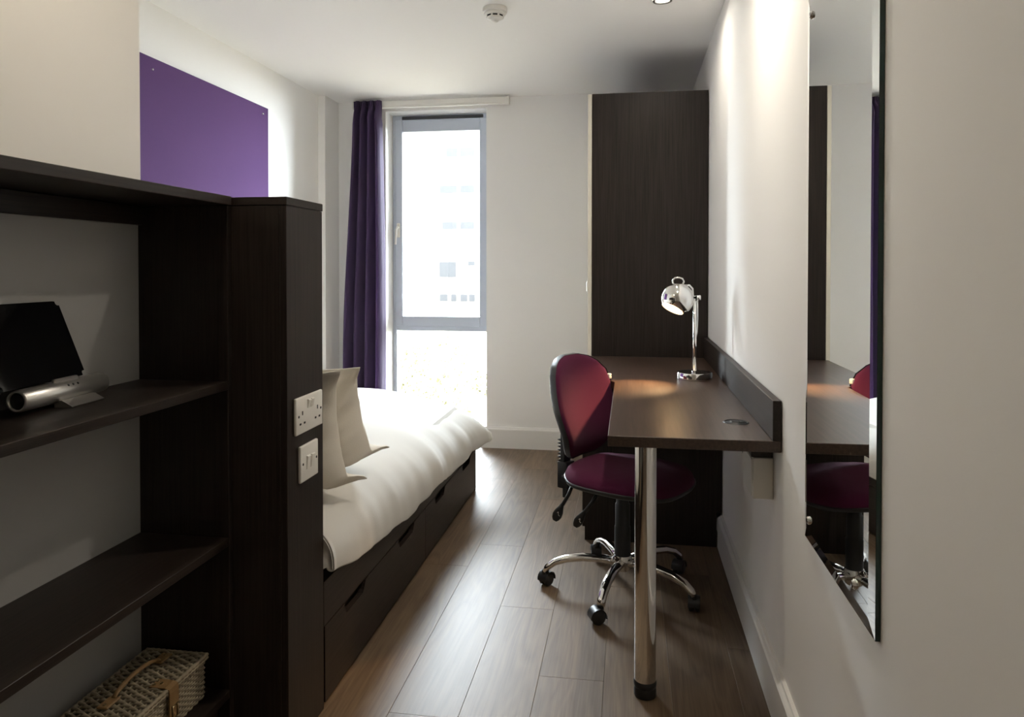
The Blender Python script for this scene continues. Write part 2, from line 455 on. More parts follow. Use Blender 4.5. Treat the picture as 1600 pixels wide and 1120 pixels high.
CZ0, CZ1 = 0.02, 2.328
def cur(i, j):
    nu, nv = 120, 60
    u = i/(nu-1); w = j/(nv-1)
    z = lerp(CZ1, CZ0, w)
    xl = lerp(-1.838, -1.915, smoothstep(0, 0.75, w)); xr = interp([(0, -1.648), (0.05, -1.642), (0.5, -1.622), (0.8, -1.622), (1, -1.632)], w)
    hdr = 1 - smoothstep(0.0, 0.05, w)
    pinch = 0.006*math.exp(-((w-0.045)/0.012)**2)
    xl += pinch; xr -= pinch
    ph = u*2*math.pi*4.2 + 0.9*math.sin(3.1*u+1.3)
    amp = lerp(0.034, 0.056, w)*(1-0.75*hdr)
    warp = 0.012*math.sin(2*ph+1.0)
    x = lerp(xl, xr, u) + (0.010+0.006*w)*math.sin(ph*1.0+0.5)*(1-hdr)*(1 if 0.05 < u < 0.97 else 0)
    y = BY - 0.098 - 0.004*w + amp*math.sin(ph) + warp*(1-hdr) + hdr*0.008*math.sin(ph*4)
    y -= 0.028*(1-hdr)*0.6
    return (x, min(y, BY-0.006 if x > OX0 else BY-0.012), z)
b = grid(cur, 120, 60)
cu = obj('curtain', b, M['curtain'], None, True)
tag(cu, 'dark purple pleated curtain drawn aside beside the window', 'curtain')
md = cu.modifiers.new('thick', 'SOLIDIFY'); md.thickness = 0.003

# ------------------------------------------------------------------ notice board
t = thing('notice_board', (LX, 3.38, 1.51), 'large purple felt notice board screwed to the left wall', 'notice board')
wpart('board', box((LX+0.001, 2.815, 0.91), (LX+0.014, 3.937, 2.106), 0.0015), M['felt'], t)
for yy, zz in ((2.905, 2.055), (3.875, 2.065), (2.905, 0.96), (3.875, 0.96)):
    wpart('screw_cap', lathe([(0.0, 0.004), (0.005, 0.003), (0.0075, 0.0), (0.0075, -0.002)], 12, Matrix.Translation((LX+0.0145, yy, zz)) @ Matrix.Rotation(R(90), 4, 'Y')), M['chrome'], t, True)

# ------------------------------------------------------------------ headboard box and bookcase
t = thing('headboard', (-1.42, 1.79, 0), 'dark wood boxed headboard standing between bookcase and bed', 'headboard')
HX0 = LX
wpart('front_panel', box((HX0, HEADY, 0), (POSTX-0.018, HEADY+0.018, 1.354), 0.001), M['wenge'], t)
wpart('side_panel', box((POSTX-0.018, HEADY, 0), (POSTX, 1.896, 1.354), 0.001), M['wenge'], t)
wpart('back_panel', box((HX0, 1.878, 0), (POSTX-0.018, 1.896, 1.354), 0.001), M['wenge'], t)
wpart('top_cap', box((HX0, HEADY-0.001, 1.355), (POSTX+0.001, 1.899, 1.375), 0.0012), M['wengeX'], t)

SF = -0.963
BK0 = 0.28
t = thing('bookcase', (-1.08, 1.0, 0), 'dark wood open bookcase against the near left wall', 'bookcase')
wpart('side_panel', box((PX, HEADY-0.019, 0), (SF, HEADY-0.001, 1.354), 0.001), M['wenge'], t)
wpart('side_panel', box((PX, BK0, 0), (SF, BK0+0.018, 1.354), 0.001), M['wenge'], t)
wpart('top_panel', box((PX, BK0-0.002, 1.355), (SF+0.002, HEADY-0.0015, 1.377), 0.0012), M['wengeY'], t)
wpart('back_panel', box((PX, BK0+0.018, 0.02), (PX+0.004, HEADY-0.019, 1.354)), M['greyback'], t)  # added grey sheet, darker than the white wall it covers
wpart('back_rail', box((PX+0.004, BK0+0.018, 1.308), (PX+0.018, HEADY-0.019, 1.354), 0.001), M['wengeY'], t)
for z in (0.926, 0.544, 0.170):
    wpart('shelf', box((PX, BK0+0.018, z-0.020), (SF, HEADY-0.019, z), 0.001), M['wengeY'], t)
wpart('plinth', box((SF-0.05, BK0+0.018, 0), (SF-0.032, HEADY-0.019, 0.149), 0.001), M['wengeY'], t)

# socket and switch on the headboard's side panel
def plate(t, y0, y1, z0, z1):
    wpart('face_plate', box((POSTX, y0, z0), (POSTX+0.009, y1, z1), 0.0035, 3), M['white'], t, ang=40)
def slot(t, y, z, w, h, name='pin_slot', depth=0.0005):
    wpart(name, box((POSTX+0.0085, y-w/2, z-h/2), (POSTX+0.009+depth, y+w/2, z+h/2)), M['slot'], t)
def rocker(t, y, z, w, h):
    b = prism([(POSTX+0.0085, z-h/2), (POSTX+0.0105, z-h/2), (POSTX+0.0145, z+h/2-0.002), (POSTX+0.0125, z+h/2), (POSTX+0.0085, z+h/2)], y-w/2, y+w/2, axis=1)
    wpart('rocker', b, M['white'], t)
t = thing('wall_socket', (POSTX, 1.796, 0.785), 'white double power socket on the headboard side', 'socket')
sy0, sy1, szb, szt = 1.717, 1.875, 0.785, 0.878
plate(t, sy0, sy1, szb, szt)
ym = (sy0+sy1)/2
for s in (-1, 1):
    rocker(t, ym+s*0.0095, szt-0.022, 0.0135, 0.022)
    cy_ = ym+s*0.045
    slot(t, cy_, szb+0.052, 0.005, 0.010); slot(t, cy_-0.012, szb+0.026, 0.009, 0.005); slot(t, cy_+0.012, szb+0.026, 0.009, 0.005)
    wpart('screw', lathe([(0.0, 0.001), (0.003, 0.0008), (0.0035, 0.0)], 10, Matrix.Translation((POSTX+0.009, ym+s*0.066, szb+0.046)) @ Matrix.Rotation(R(90), 4, 'Y')), M['slot'], t)
t = thing('light_switch', (POSTX, 1.793, 0.660), 'white two gang light switch below the double socket', 'light switch')
plate(t, 1.741, 1.846, 0.660, 0.753)
for s in (-1, 1):
    rocker(t, 1.7935+s*0.0125, 0.7065, 0.017, 0.034)
    wpart('screw', lathe([(0.0, 0.001), (0.003, 0.0008), (0.0035, 0.0)], 10, Matrix.Translation((POSTX+0.009, 1.7935+s*0.040, 0.7065)) @ Matrix.Rotation(R(90), 4, 'Y')), M['slot'], t)

# ------------------------------------------------------------------ bed
BY0, BY1 = 1.899, 3.92
t = thing('bed', (-1.42, 2.9, 0), 'dark wood divan bed with cut-out drawer pulls along its side', 'bed')
wpart('body', box((LX, BY0, 0.0), (BEDX-0.030, BY1-0.018, 0.34), 0.001), M['wengeY'], t)
wpart('end_panel', box((LX, BY1-0.018, 0.0), (BEDX, BY1, 0.345), 0.001), M['wengeX'], t)
wpart('side_rail', box((BEDX-0.030, BY0, 0.224), (BEDX, BY1-0.018, 0.345), 0.001), M['wengeY'], t)
wpart('mattress', box((LX+0.01, BY0+0.01, 0.345), (BEDX-0.08, BY1-0.06, 0.47), 0.03, 3), M['linen'], t)
def drawer(y0, y1, notches):
    z0, z1 = 0.012, 0.221
    poly = [(y0, z0), (y1, z0), (y1, z1)]
    for a, b_ in reversed(notches):
        poly += [(b_, z1), (b_-0.022, z1-0.004), (b_-0.038, z1-0.026), (b_-0.050, z1-0.034), (a+0.020, z1-0.034), (a+0.012, z1-0.030), (a, z1)]
    poly += [(y0, z1)]
    wpart('drawer_front', prism(poly, BEDX-0.018, BEDX, axis=0), M['wengeY'], t)
drawer(1.906, 2.914, [(2.045, 2.245), (2.560, 2.780)])
drawer(2.918, 3.899, [(3.065, 3.262), (3.590, 3.800)])

# duvet
HEM = [(1.9, 0.386), (1.95, 0.376), (2.2, 0.326), (2.46, 0.312), (2.76, 0.297), (3.15, 0.288), (3.65, 0.280), (4.0, 0.272)]
NU, NV = 70, 110
def duv(i, j):
    ncore = NV-22
    if j < ncore:
        y = lerp(BY0+0.0015, 3.74, j/(ncore-1)); fold = 0.0
    else:
        a = (j-ncore+1)/22*math.pi/2; y = 3.74 + 0.255*math.sin(a)**0.9; fold = 1-max(0.0, math.cos(a))**0.85
    w = smoothstep(2.0, 3.9, y)
    zl = interp(HEM, y) + 0.006*math.sin(y*9.0) + 0.004*math.sin(y*23+1)
    H = interp([(1.9, 0.545), (2.6, 0.555), (3.3, 0.565), (3.9, 0.560)], y)
    xe = interp([(1.9, -0.790), (2.3, -0.79), (3.0, -0.785), (3.6, -0.775), (3.9, -0.745)], y)
    a_ = lerp(0.34, 0.72, w); n = lerp(2.6, 2.05, w)
    ntop = 44; nhem = 8
    if i < NU-nhem:
        q = i/(NU-nhem-1)
        if q < 0.35:
            x = lerp(LX+0.012, xe-a_, q/0.35); z = H
        else:
            th = (q-0.35)/0.65*math.pi/2
            x = xe-a_ + a_*math.sin(th)**(2/n); z = zl + (H-zl)*math.cos(th)**(2/n)
    else:
        k = (i-(NU-nhem)+1)/nhem
        ang = k*math.pi
        x = xe - 0.012*(1-math.cos(ang)); z = zl - 0.010*math.sin(ang) + 0.004*k
        x = max(x, BEDX+0.004)
    d = noise.noise(Vector((x*2.2, y*1.7, 3.0)))*0.020 + noise.noise(Vector((x*6, y*3.5, 9.0)))*0.006
    side = smoothstep(-1.0, -0.80, x)
    fall = 0.010*side*noise.noise(Vector((0.5, y*7.0, z*1.5))) + 0.005*side*noise.noise(Vector((4.0, y*17.0, z*2.0)))
    zz = z + d*(1-0.8*side)
    if fold > 0:
        zb = 0.30
        zz = zz - max(0.0, zz-zb)*fold
    head = 1 - smoothstep(1.9, 2.15, y)
    zz -= 0.015*head*smoothstep(LX, -1.0, x)*(1-side)
    xx = x + fall*(1-fold)*smoothstep(1.9, 2.2, y)
    return (xx, y, zz)
b = grid(duv, NU, NV)
b.verts.ensure_lookup_table()
b.faces.new([b.verts[i*NV] for i in range(NU)] + [b.verts.new((BEDX-0.03, BY0+0.0015, 0.37)), b.verts.new((LX+0.012, BY0+0.0015, 0.37))])
du = obj('duvet', b, M['linen'], None, True)
tag(du, 'white duvet spread over the bed and draping over its side', 'duvet')
md = du.modifiers.new('thick', 'SOLIDIFY'); md.thickness = 0.006; md.offset = -1

def pillow(label, base, top, w=0.74, hgt=0.46, thick=0.17, seedv=1.0, xr=-0.86):
    """pillow standing on its long edge: base/top are (y, z) of the lower and upper seams; xr = aisle side"""
    (yb, zb), (yt, zt) = base, top
    up = Vector((0, yt-yb, zt-zb)); hgt = up.length; up.normalize()
    nrm = Vector((0, up.z, -up.y))            # towards the foot of the bed
    cx_ = xr - w/2
    nu, nv = 41, 33
    bm_ = bmesh.new()
    def surf(sgn):
        V = []
        for i in range(nu):
            row = []
            for j in range(nv):
                u = -1 + 2*i/(nu-1); v = -1 + 2*j/(nv-1)
                fl = 0.965                                    # flange starts here
                uu = min(1, abs(u)/fl); vv = min(1, abs(v)/(fl-0.05))
                d = ((1-uu**5.0)*(1-vv**2.8))
                d = max(0.0, d)**0.5
                # corners stay out while the edge mids pull in
                px = u*(w/2)*(1-0.05*(1-abs(v)**2)*(abs(u)**3))
                pz = v*(hgt/2)*(1-0.09*(1-abs(u)**2)*(abs(v)**3))
                wr = noise.noise(Vector((u*2.2+seedv, v*2.6, seedv*3)))*0.020 + noise.noise(Vector((u*5+seedv, v*6, seedv)))*0.011
                off = sgn*(d*thick/2*(1-0.35*v) + 0.002) + wr*(0.35+0.65*d)
                # lower corners fold forward on to the duvet
                cf = smoothstep(0.80, 1.0, u)*smoothstep(0.70, 1.0, -v)
                off += cf*0.080; pz += cf*0.010; px += cf*0.004
                tf = smoothstep(0.8, 1.0, u)*smoothstep(0.7, 1.0, v)
                off -= tf*0.010
                er = smoothstep(0.82, 1.0, abs(u))*smoothstep(0.78, 1.0, abs(v))
                px += math.copysign(0.016*er, u); pz += math.copysign(0.012*er, v)
                ctr = Vector((cx_, (yb+yt)/2, (zb+zt)/2))
                row.append(bm_.verts.new(ctr + Vector((px, 0, 0)) + up*pz + nrm*off))
            V.append(row)
        for i in range(nu-1):
            for j in range(nv-1):
                q = (V[i][j], V[i+1][j], V[i+1][j+1], V[i][j+1])
                bm_.faces.new(q if sgn < 0 else q[::-1])
        return V
    A = surf(1); B = surf(-1)
    rim = [(i, 0) for i in range(nu)] + [(nu-1, j) for j in range(1, nv)] + [(i, nv-1) for i in range(nu-2, -1, -1)] + [(0, j) for j in range(nv-2, 0, -1)]
    for (a, b_), (c_, d_) in zip(rim, rim[1:]+rim[:1]):
        bm_.faces.new((A[a][b_], A[c_][d_], B[c_][d_], B[a][b_]))
    bmesh.ops.recalc_face_normals(bm_, faces=bm_.faces)
    o = obj('pillow', bm_, M['pillow'], None, True)
    tag(o, label, 'pillow')
    return o
pillow('plump white pillow leaning against the headboard, tucked behind another pillow', (2.09, 0.535), (1.985, 0.905), seedv=1.0, xr=-0.815, thick=0.18)
pillow('white pillow with crisp pointed corners leaning on the pillow behind it', (2.375, 0.545), (2.200, 0.890), seedv=4.7, xr=-0.838, thick=0.22)

# ------------------------------------------------------------------ wardrobe, desk, cabinet under the desk
WDY = 3.885
t = thing('wardrobe', (0.1, 4.38, 0), 'tall dark wood wardrobe with cream doors beyond the desk', 'wardrobe')
wpart('carcass', box((-0.193, WDY, 0), (WX-0.004, BY-0.025, 2.11), 0.0015), M['wenge'], t)
for y0, y1, hy in ((WDY, 4.366, 3.93), (4.370, BY-0.026, 4.80)):
    d = wpart('door', box((-0.214, y0, 0.02), (-0.194, y1, 2.108), 0.0015), M['cream'], t)
    wpart('handle', tube([(-0.213, hy, 1.08), (-0.219, hy, 1.085), (-0.221, hy, 1.11), (-0.219, hy, 1.135), (-0.213, hy, 1.14)], 0.003, 8), M['nickel'], d, off=t.location)

DZ = 0.745
DF = 2.03
t = thing('desk', (0.17, 2.9, 0), 'dark wood desk along the right wall with one chrome leg', 'desk')
poly = [(-0.057, DF), (WX-0.002, DF), (WX-0.002, WDY-0.001), (-0.205, WDY-0.001), (-0.205, 3.30), (-0.190, 3.22), (-0.150, 3.13), (-0.100, 3.07), (-0.057, 3.0)]
b = prism(poly, DZ-0.03, DZ)
bmesh.ops.bevel(b, geom=b.edges[:], offset=0.0015, segments=1, affect='EDGES')
wpart('worktop', b, M['desk'], t)
wpart('upstand', box((WX-0.0245, DF, DZ+0.0002), (WX-0.002, WDY-0.001, 0.852), 0.0015), M['wengeY'], t)
lg = wpart('leg', lathe([(0.0, 0.045), (0.030, 0.045), (0.030, DZ-0.0305), (0.0, DZ-0.0305)], 48, Matrix.Translation((0.047, 2.10, 0))), M['chrome'], t, ang=40)
wpart('foot', lathe([(0.0, 0.0), (0.029, 0.0), (0.031, 0.003), (0.031, 0.020), (0.029, 0.026), (0.032, 0.032), (0.0325, 0.040), (0.030, 0.046), (0.0, 0.046)], 40, Matrix.Translation((0.047, 2.10, 0))), M['black'], lg, off=t.location, ang=40)
gr = wpart('cable_grommet', lathe([(0.0, 0.001), (0.030, 0.0012), (0.032, 0.003), (0.036, 0.0025), (0.038, 0.0)], 36, Matrix.Translation((0.314, 2.265, DZ))), M['black'], t, True)
wpart('cable_notch', box((0.302, 2.262, DZ+0.0012), (0.326, 2.284, DZ+0.0022)), M['slot'], gr, off=t.location)
wpart('batten', box((WX-0.060, 2.15, 0.672), (WX-0.002, 3.268, DZ-0.0305), 0.001), M['wengeY'], t)

t = thing('cabinet', (0.1, 3.57, 0), 'dark wood cabinet under the far end of the desk', 'cabinet')
b = prism([(-0.192, 0.0), (WX-0.026, 0.0), (WX-0.026, 0.150), (WX-0.003, 0.150), (WX-0.003, DZ-0.031), (-0.192, DZ-0.031)], 3.272, WDY-0.002, axis=1)
wpart('carcass', b, M['wenge'], t)
for z0, z1 in ((0.05, 0.26), (0.264, 0.485), (0.489, 0.708)):
    d = wpart('drawer', box((-0.204, 3.30, z0), (-0.1925, WDY-0.01, z1), 0.001), M['wengeY'], t)
    wpart('handle', tube([(-0.204, 3.50, z1-0.04), (-0.214, 3.51, z1-0.04), (-0.216, 3.58, z1-0.04), (-0.214, 3.65, z1-0.04), (-0.204, 3.66, z1-0.04)], 0.004, 8), M['nickel'], d, off=t.location)

t = thing('cable_box', (WX, 2.22, 0.55), 'white plastic cable box on the wall under the desk', 'cable box')
wpart('body', box((WX-0.056, 2.145, 0.555), (WX-0.0005, 2.30, 0.671), 0.003, 2), M['white'], t)
wpart('lid', box((WX-0.060, 2.150, 0.562), (WX-0.056, 2.295, 0.666), 0.001), M['white'], t)
t = thing('desk_socket', (WX, 2.48, 0.58), 'white double power socket on the wall below the desk', 'socket')
wpart('back_box', box((WX-0.022, 2.40, 0.577), (WX-0.0005, 2.555, 0.668), 0.002), M['white'], t)
fp = wpart('face_plate', box((WX-0.030, 2.395, 0.573), (WX-0.022, 2.56, 0.6715), 0.003, 2), M['white'], t)
for s in (-1, 1):
    for dy, dz, w_, h_ in ((0, 0.052, 0.005, 0.010), (-0.012, 0.026, 0.009, 0.005), (0.012, 0.026, 0.009, 0.005)):
        y_ = 2.4775+s*0.045+dy; z_ = 0.573+dz
        wpart('pin_slot', box((WX-0.0306, y_-w_/2, z_-h_/2), (WX-0.0299, y_+w_/2, z_+h_/2)), M['slot'], t)

# ------------------------------------------------------------------ mirror
MX, my0, my1, mz0, mz1 = WX-0.001, 1.255, 1.735, 0.602, 1.797
t = thing('wall_mirror', (WX, (my0+my1)/2, mz0), 'tall frameless mirror hanging on the right wall', 'mirror')
wpart('backing', box((MX-0.0075, my0, mz0), (MX, my1, mz1)), M['mirror_edge'], t)
b = bmesh.new(); bw = 0.026
def ring(x, d): return [b.verts.new((x, my0+d, mz0+d)), b.verts.new((x, my1-d, mz0+d)), b.verts.new((x, my1-d, mz1-d)), b.verts.new((x, my0+d, mz1-d))]
r0, r1 = ring(MX-0.0078, 0.0004), ring(MX-0.0109, bw)
for k in range(4): b.faces.new((r0[k], r0[(k+1)%4], r1[(k+1)%4], r1[k]))
b.faces.new(r1); bmesh.ops.recalc_face_normals(b, faces=b.faces)
for f in b.faces:
    if f.normal.x > 0: f.normal_flip()
wpart('glass', b, M['mirror'], t)
for yy, zz in ((my0+0.10, mz0+0.05), (my1-0.05, mz0+0.05), (my0+0.10, mz1-0.05), (my1-0.05, mz1-0.05)):
    wpart('screw_cap', lathe([(0.0, 0.006), (0.006, 0.005), (0.009, 0.002), (0.009, 0.0)], 16, Matrix.Translation((MX-0.0109, yy, zz)) @ Matrix.Rotation(R(-90), 4, 'Y')), M['chrome'], t, True)

# ------------------------------------------------------------------ office chair (local: faces +x, origin on the floor)
PHI = 30.0
CX, CY = -0.022, 2.79
ch = thing('office_chair', (CX, CY, 0), 'burgundy swivel office chair with chrome star base pushed up to the desk', 'office chair', rz=R(-PHI))
def cpart(name, bm_, mat, parent=None, smooth=True, ang=None):
    o = obj(name, bm_, mat, parent or ch, smooth)
    if ang: auto_smooth(o, ang)
    return o
cpart('hub', lathe([(0.0, 0.075), (0.030, 0.075), (0.036, 0.085), (0.038, 0.115), (0.032, 0.130), (0.0, 0.130)], 28), M['chrome'], ang=40)
for k in range(5):
    a = R(184 + 72*k + PHI)
    ca, sa = math.cos(a), math.sin(a)
    prof = [(0.025, 0.104, .017), (0.08, 0.112, .0185), (0.15, 0.114, .0185), (0.21, 0.107, .0175), (0.255, 0.092, .0165), (0.282, 0.072, .0155), (0.292, 0.056, .0145)]
    bm_ = tube([(r*ca, r*sa, z) for r, z, _ in prof], [q[2] for q in prof], 14, flat=0.8)
    lg = cpart('base_leg', bm_, M['chrome'])
    px, py = 0.293*ca, 0.293*sa
    sw = a + (0.9, 2.2, -1.1, 0.4, 2.9)[k]
    dx, dy = math.cos(sw), math.sin(sw)                       # rolling direction
    ox, oy = px - 0.012*dx, py - 0.012*dy
    m_ = Matrix.Translation((ox, oy, 0.0255)) @ Matrix.Rotation(sw, 4, 'Z') @ Matrix.Rotation(R(90), 4, 'X')
    hood = bmesh.new()
    # hood over the two wheels
    arc = [R(q) for q in range(-10, 191, 20)]
    op = [(0.0285*math.cos(q), 0.0285*math.sin(q)) for q in arc]; ip = [(0.024*math.cos(q), 0.024*math.sin(q)) for q in reversed(arc)]
    add_prism(hood, op+ip, -0.021, 0.021, axis=1)
    bmesh.ops.rotate(hood, verts=hood.verts, cent=(0, 0, 0), matrix=Matrix.Rotation(sw, 3, 'Z'))
    bmesh.ops.translate(hood, verts=hood.verts, vec=(ox, oy, 0.0265))
    add_tube(hood, [(px, py, 0.047), (px, py, 0.062)], 0.011, 10)
    cs = cpart('caster', hood, M['black'], ang=40)
    for s in (-1, 1):
        w_ = lathe([(0.0, -0.008), (0.020, -0.008), (0.0245, -0.005), (0.0245, 0.005), (0.020, 0.008), (0.0, 0.008)], 20,
                   Matrix.Translation((ox - s*dy*0.011, oy + s*dx*0.011, 0.0248)) @ Matrix.Rotation(sw, 4, 'Z') @ Matrix.Rotation(R(90), 4, 'X'))
        cpart('wheel', w_, M['black'], cs, ang=40)
cpart('gas_lift', lathe([(0.0, 0.125), (0.030, 0.125), (0.030, 0.235), (0.0275, 0.240), (0.0275, 0.32), (0.024, 0.325), (0.024, 0.395), (0.0, 0.395)], 28), M['black'], ang=40)
mb = box((-0.13, -0.085, 0.372), (0.10, 0.085, 0.410), 0.010, 2)
add_box(mb, (-0.262, -0.030, 0.362), (-0.10, 0.030, 0.392), 0.006, 2)
cpart('mechanism', mb, M['black'], ang=40)
def super_disc(a, b_, n, zt, nr=14, na=56, y_bias=0.0):
    """domed superellipse cushion; zt(r) -> height profile list of (r, z)"""
    bm2 = bmesh.new(); rings = []
    for r, z in zt:
        if r < 1e-6: rings.append([bm2.verts.new((0, 0, z))]); continue
        rg = []
        for k in range(na):
            th = 2*math.pi*k/na; c_, s_ = math.cos(th), math.sin(th)
            x = a*r*abs(c_)**(2/n)*(1 if c_ >= 0 else -1); y = b_*r*abs(s_)**(2/n)*(1 if s_ >= 0 else -1)
            rg.append(bm2.verts.new((x, y, z)))
        rings.append(rg)
    for p, q in zip(rings, rings[1:]):
        for k in range(na):
            if len(p) == 1: bm2.faces.new((p[0], q[k], q[(k+1) % na]))
            elif len(q) == 1: bm2.faces.new((p[k], q[0], p[(k+1) % na]))
            else: bm2.faces.new((p[k], q[k], q[(k+1) % na], p[(k+1) % na]))
    bmesh.ops.recalc_face_normals(bm2, faces=bm2.faces)
    return bm2
seat = super_disc(0.215, 0.218, 3.0, [(0, 0.482), (0.35, 0.481), (0.6, 0.479), (0.78, 0.474), (0.9, 0.465), (0.97, 0.452), (1.0, 0.436), (0.99, 0.424), (0.9, 0.420), (0.0, 0.420)])
for v in seat.verts:
    x = v.co.x
    if x > 0.12: v.co.z -= 0.9*(x-0.12)**2*2.2          # waterfall front edge
    if x < -0.14: v.co.z += 0.25*(abs(x)-0.14)
    v.co.x += 0.03; v.co.z -= 0.008
cpart('seat', seat, M['fabric'])
shell = super_disc(0.219, 0.222, 3.0, [(0, 0.402), (0.55, 0.404), (0.85, 0.408), (0.97, 0.418), (1.0, 0.430), (0.985, 0.434), (0.0, 0.434)])
for v in shell.verts:
    x = v.co.x
    if x > 0.12: v.co.z -= 0.9*(x-0.12)**2*2.2
    if x < -0.14: v.co.z += 0.20*(abs(x)-0.14)
    v.co.x += 0.03; v.co.z -= 0.008
cpart('seat_shell', shell, M['black'])
# backrest: outline half-width as a function of height
BZ0, BZ1 = 0.478, 0.862
HW = [(0.0, 0.072), (0.05, 0.112), (0.14, 0.148), (0.30, 0.176), (0.5, 0.192), (0.68, 0.192), (0.82, 0.176), (0.92, 0.140), (0.97, 0.100), (1.0, 0.045)]
def back_pt(i, j, nu, nv, front):
    u = -1 + 2*i/(nu-1); w = j/(nv-1)
    w = 0.5 - 0.5*math.cos(math.pi*w)
    hw = interp(HW, w)
    y = u*hw; z = lerp(BZ0, BZ1, w)
    lum = -0.204 - 0.045*smoothstep(0.0, 1.0, w) + 0.022*math.exp(-((w-0.22)/0.22)**2)    # lumbar curve
    x = lum + 1.6*(y*y)                                   # wraps round the sitter
    edge = max(0.0, 1-abs(u)**3.2)**0.5 * max(0.0, 1-abs(2*w-1)**5)**0.5
    return (x + (0.010 + 0.034*edge if front else 0.004 - 0.022*edge), y, z)
def back_shell(front):
    nu, nv = 25, 33
    return grid(lambda i, j: back_pt(i, j, nu, nv, front), nu, nv)
def back_solid(f_off, b_off, grow):
    nu, nv = 29, 37
    bm2 = bmesh.new()
    def p(i, j, front):
        x, y, z = back_pt(i, j, nu, nv, front)
        return (x, y*grow, (z-(BZ0+BZ1)/2)*grow + (BZ0+BZ1)/2)
    mid = [[None]*nv for _ in range(nu)]
    A = [[bm2.verts.new(f_off(i, j, p)) for j in range(nv)] for i in range(nu)]
    B = [[bm2.verts.new(b_off(i, j, p)) for j in range(nv)] for i in range(nu)]
    for i in range(nu-1):
        for j in range(nv-1):
            bm2.faces.new((A[i][j], A[i+1][j], A[i+1][j+1], A[i][j+1]))
            bm2.faces.new((B[i][j], B[i][j+1], B[i+1][j+1], B[i+1][j]))
    rim = [(i, 0) for i in range(nu)] + [(nu-1, j) for j in range(1, nv)] + [(i, nv-1) for i in range(nu-2, -1, -1)] + [(0, j) for j in range(nv-2, 0, -1)]
    for (a, b_), (c_, d_) in zip(rim, rim[1:]+rim[:1]): bm2.faces.new((A[a][b_], B[a][b_], B[c_][d_], A[c_][d_]))
    bmesh.ops.recalc_face_normals(bm2, faces=bm2.faces)
    return bm2
def shift(pt, dx): return (pt[0]+dx, pt[1], pt[2])
cpart('backrest', back_solid(lambda i, j, p: p(i, j, True), lambda i, j, p: shift(p(i, j, True), -0.012 - 0.026*0), 1.0), M['fabric'], ang=60)
cpart('back_shell', back_solid(lambda i, j, p: shift(p(i, j, False), 0.010), lambda i, j, p: shift(p(i, j, False), -0.012), 1.012), M['black'], ang=60)
cpart('edge_highlight', box((-0.192, 0.174, 0.752), (-0.166, 0.1945, 0.774), 0.004, 2), M['white'])  # added white piece imitating the lamp-lit highlight on the shell edge
# upright with ratchet teeth
ub = bmesh.new()
add_box(ub, (-0.282, -0.028, 0.335), (-0.235, 0.028, 0.440), 0.005, 2)
add_box(ub, (-0.272, -0.022, 0.43), (-0.250, 0.022, 0.60), 0.003)
add_box(ub, (-0.268, -0.013, 0.295), (-0.248, 0.013, 0.340), 0.003)
up_ = cpart('back_upright', ub, M['black'], ang=40)
tb = bmesh.new()
for k in range(7):
    z = 0.444 + k*0.0135
    add_prism(tb, [(-0.286, z), (-0.271, z-0.0045), (-0.271, z+0.0045)], -0.022, 0.022, axis=1)
cpart('ratchet_teeth', tb, M['black'], up_, smooth=False)
def paddle(px, py, zt, dx, dy, ln=0.075):
    st = tube([(px, py, zt), (px+dx*0.3, py+dy*0.3, zt-0.03), (px+dx*0.8, py+dy*0.8, zt-0.065)], 0.007, 8)
    o = cpart('lever', st, M['black'])
    pd = bmesh.new()
    d = Vector((dx, dy, -0.085)).normalized(); c0 = Vector((px+dx*0.8, py+dy*0.8, zt-0.062))
    side = Vector((0.45, 0.9, 0.0)); side -= d*side.dot(d); side.normalize(); nn = d.cross(side)
    prof = [(0.0, 0.007), (0.012, 0.011), (0.03, 0.019), (0.045, 0.021), (0.058, 0.016), (0.066, 0.008)]
    rings = []
    for l, w_ in prof:
        rings.append([pd.verts.new(c0 + d*l + side*(w_*math.cos(q)) + nn*(0.55*min(w_, 0.012)*math.sin(q))) for q in [2*math.pi*k/16 for k in range(16)]])
    for p_, q_ in zip(rings, rings[1:]):
        for k in range(16): pd.faces.new((p_[k], p_[(k+1)%16], q_[(k+1)%16], q_[k]))
    pd.faces.new(rings[0]); pd.faces.new(rings[-1]); bmesh.ops.recalc_face_normals(pd, faces=pd.faces)
    pdl = cpart('paddle', pd, M['black'], o, ang=50)
    ic = bmesh.new(); fs = nn if (nn.x*0.5 - nn.y) > 0 else -nn
    cc = c0 + d*0.038 + fs*0.0072
    for pa, pb in (((-0.006, 0.006), (0.0, -0.004)), ((0.0, -0.004), (0.007, -0.005)), ((-0.006, 0.006), (-0.009, 0.001))):
        add_tube(ic, [cc + side*pa[0] - d*pa[1], cc + side*pb[0] - d*pb[1]], 0.0008, 5)
    cpart('icon', ic, M['white'], o)
    return o
paddle(-0.125, -0.150, 0.400, -0.020, -0.050)
paddle(-0.015, -0.150, 0.395, -0.035, -0.050)
cpart('back_knob', lathe([(0.0, 0.0), (0.016, 0.0), (0.018, 0.004), (0.018, 0.016), (0.014, 0.020), (0.0, 0.020)], 20, Matrix.Translation((-0.235, 0.026, 0.50)) @ Matrix.Rotation(R(-90), 4, 'X')), M['chrome'], ang=40)

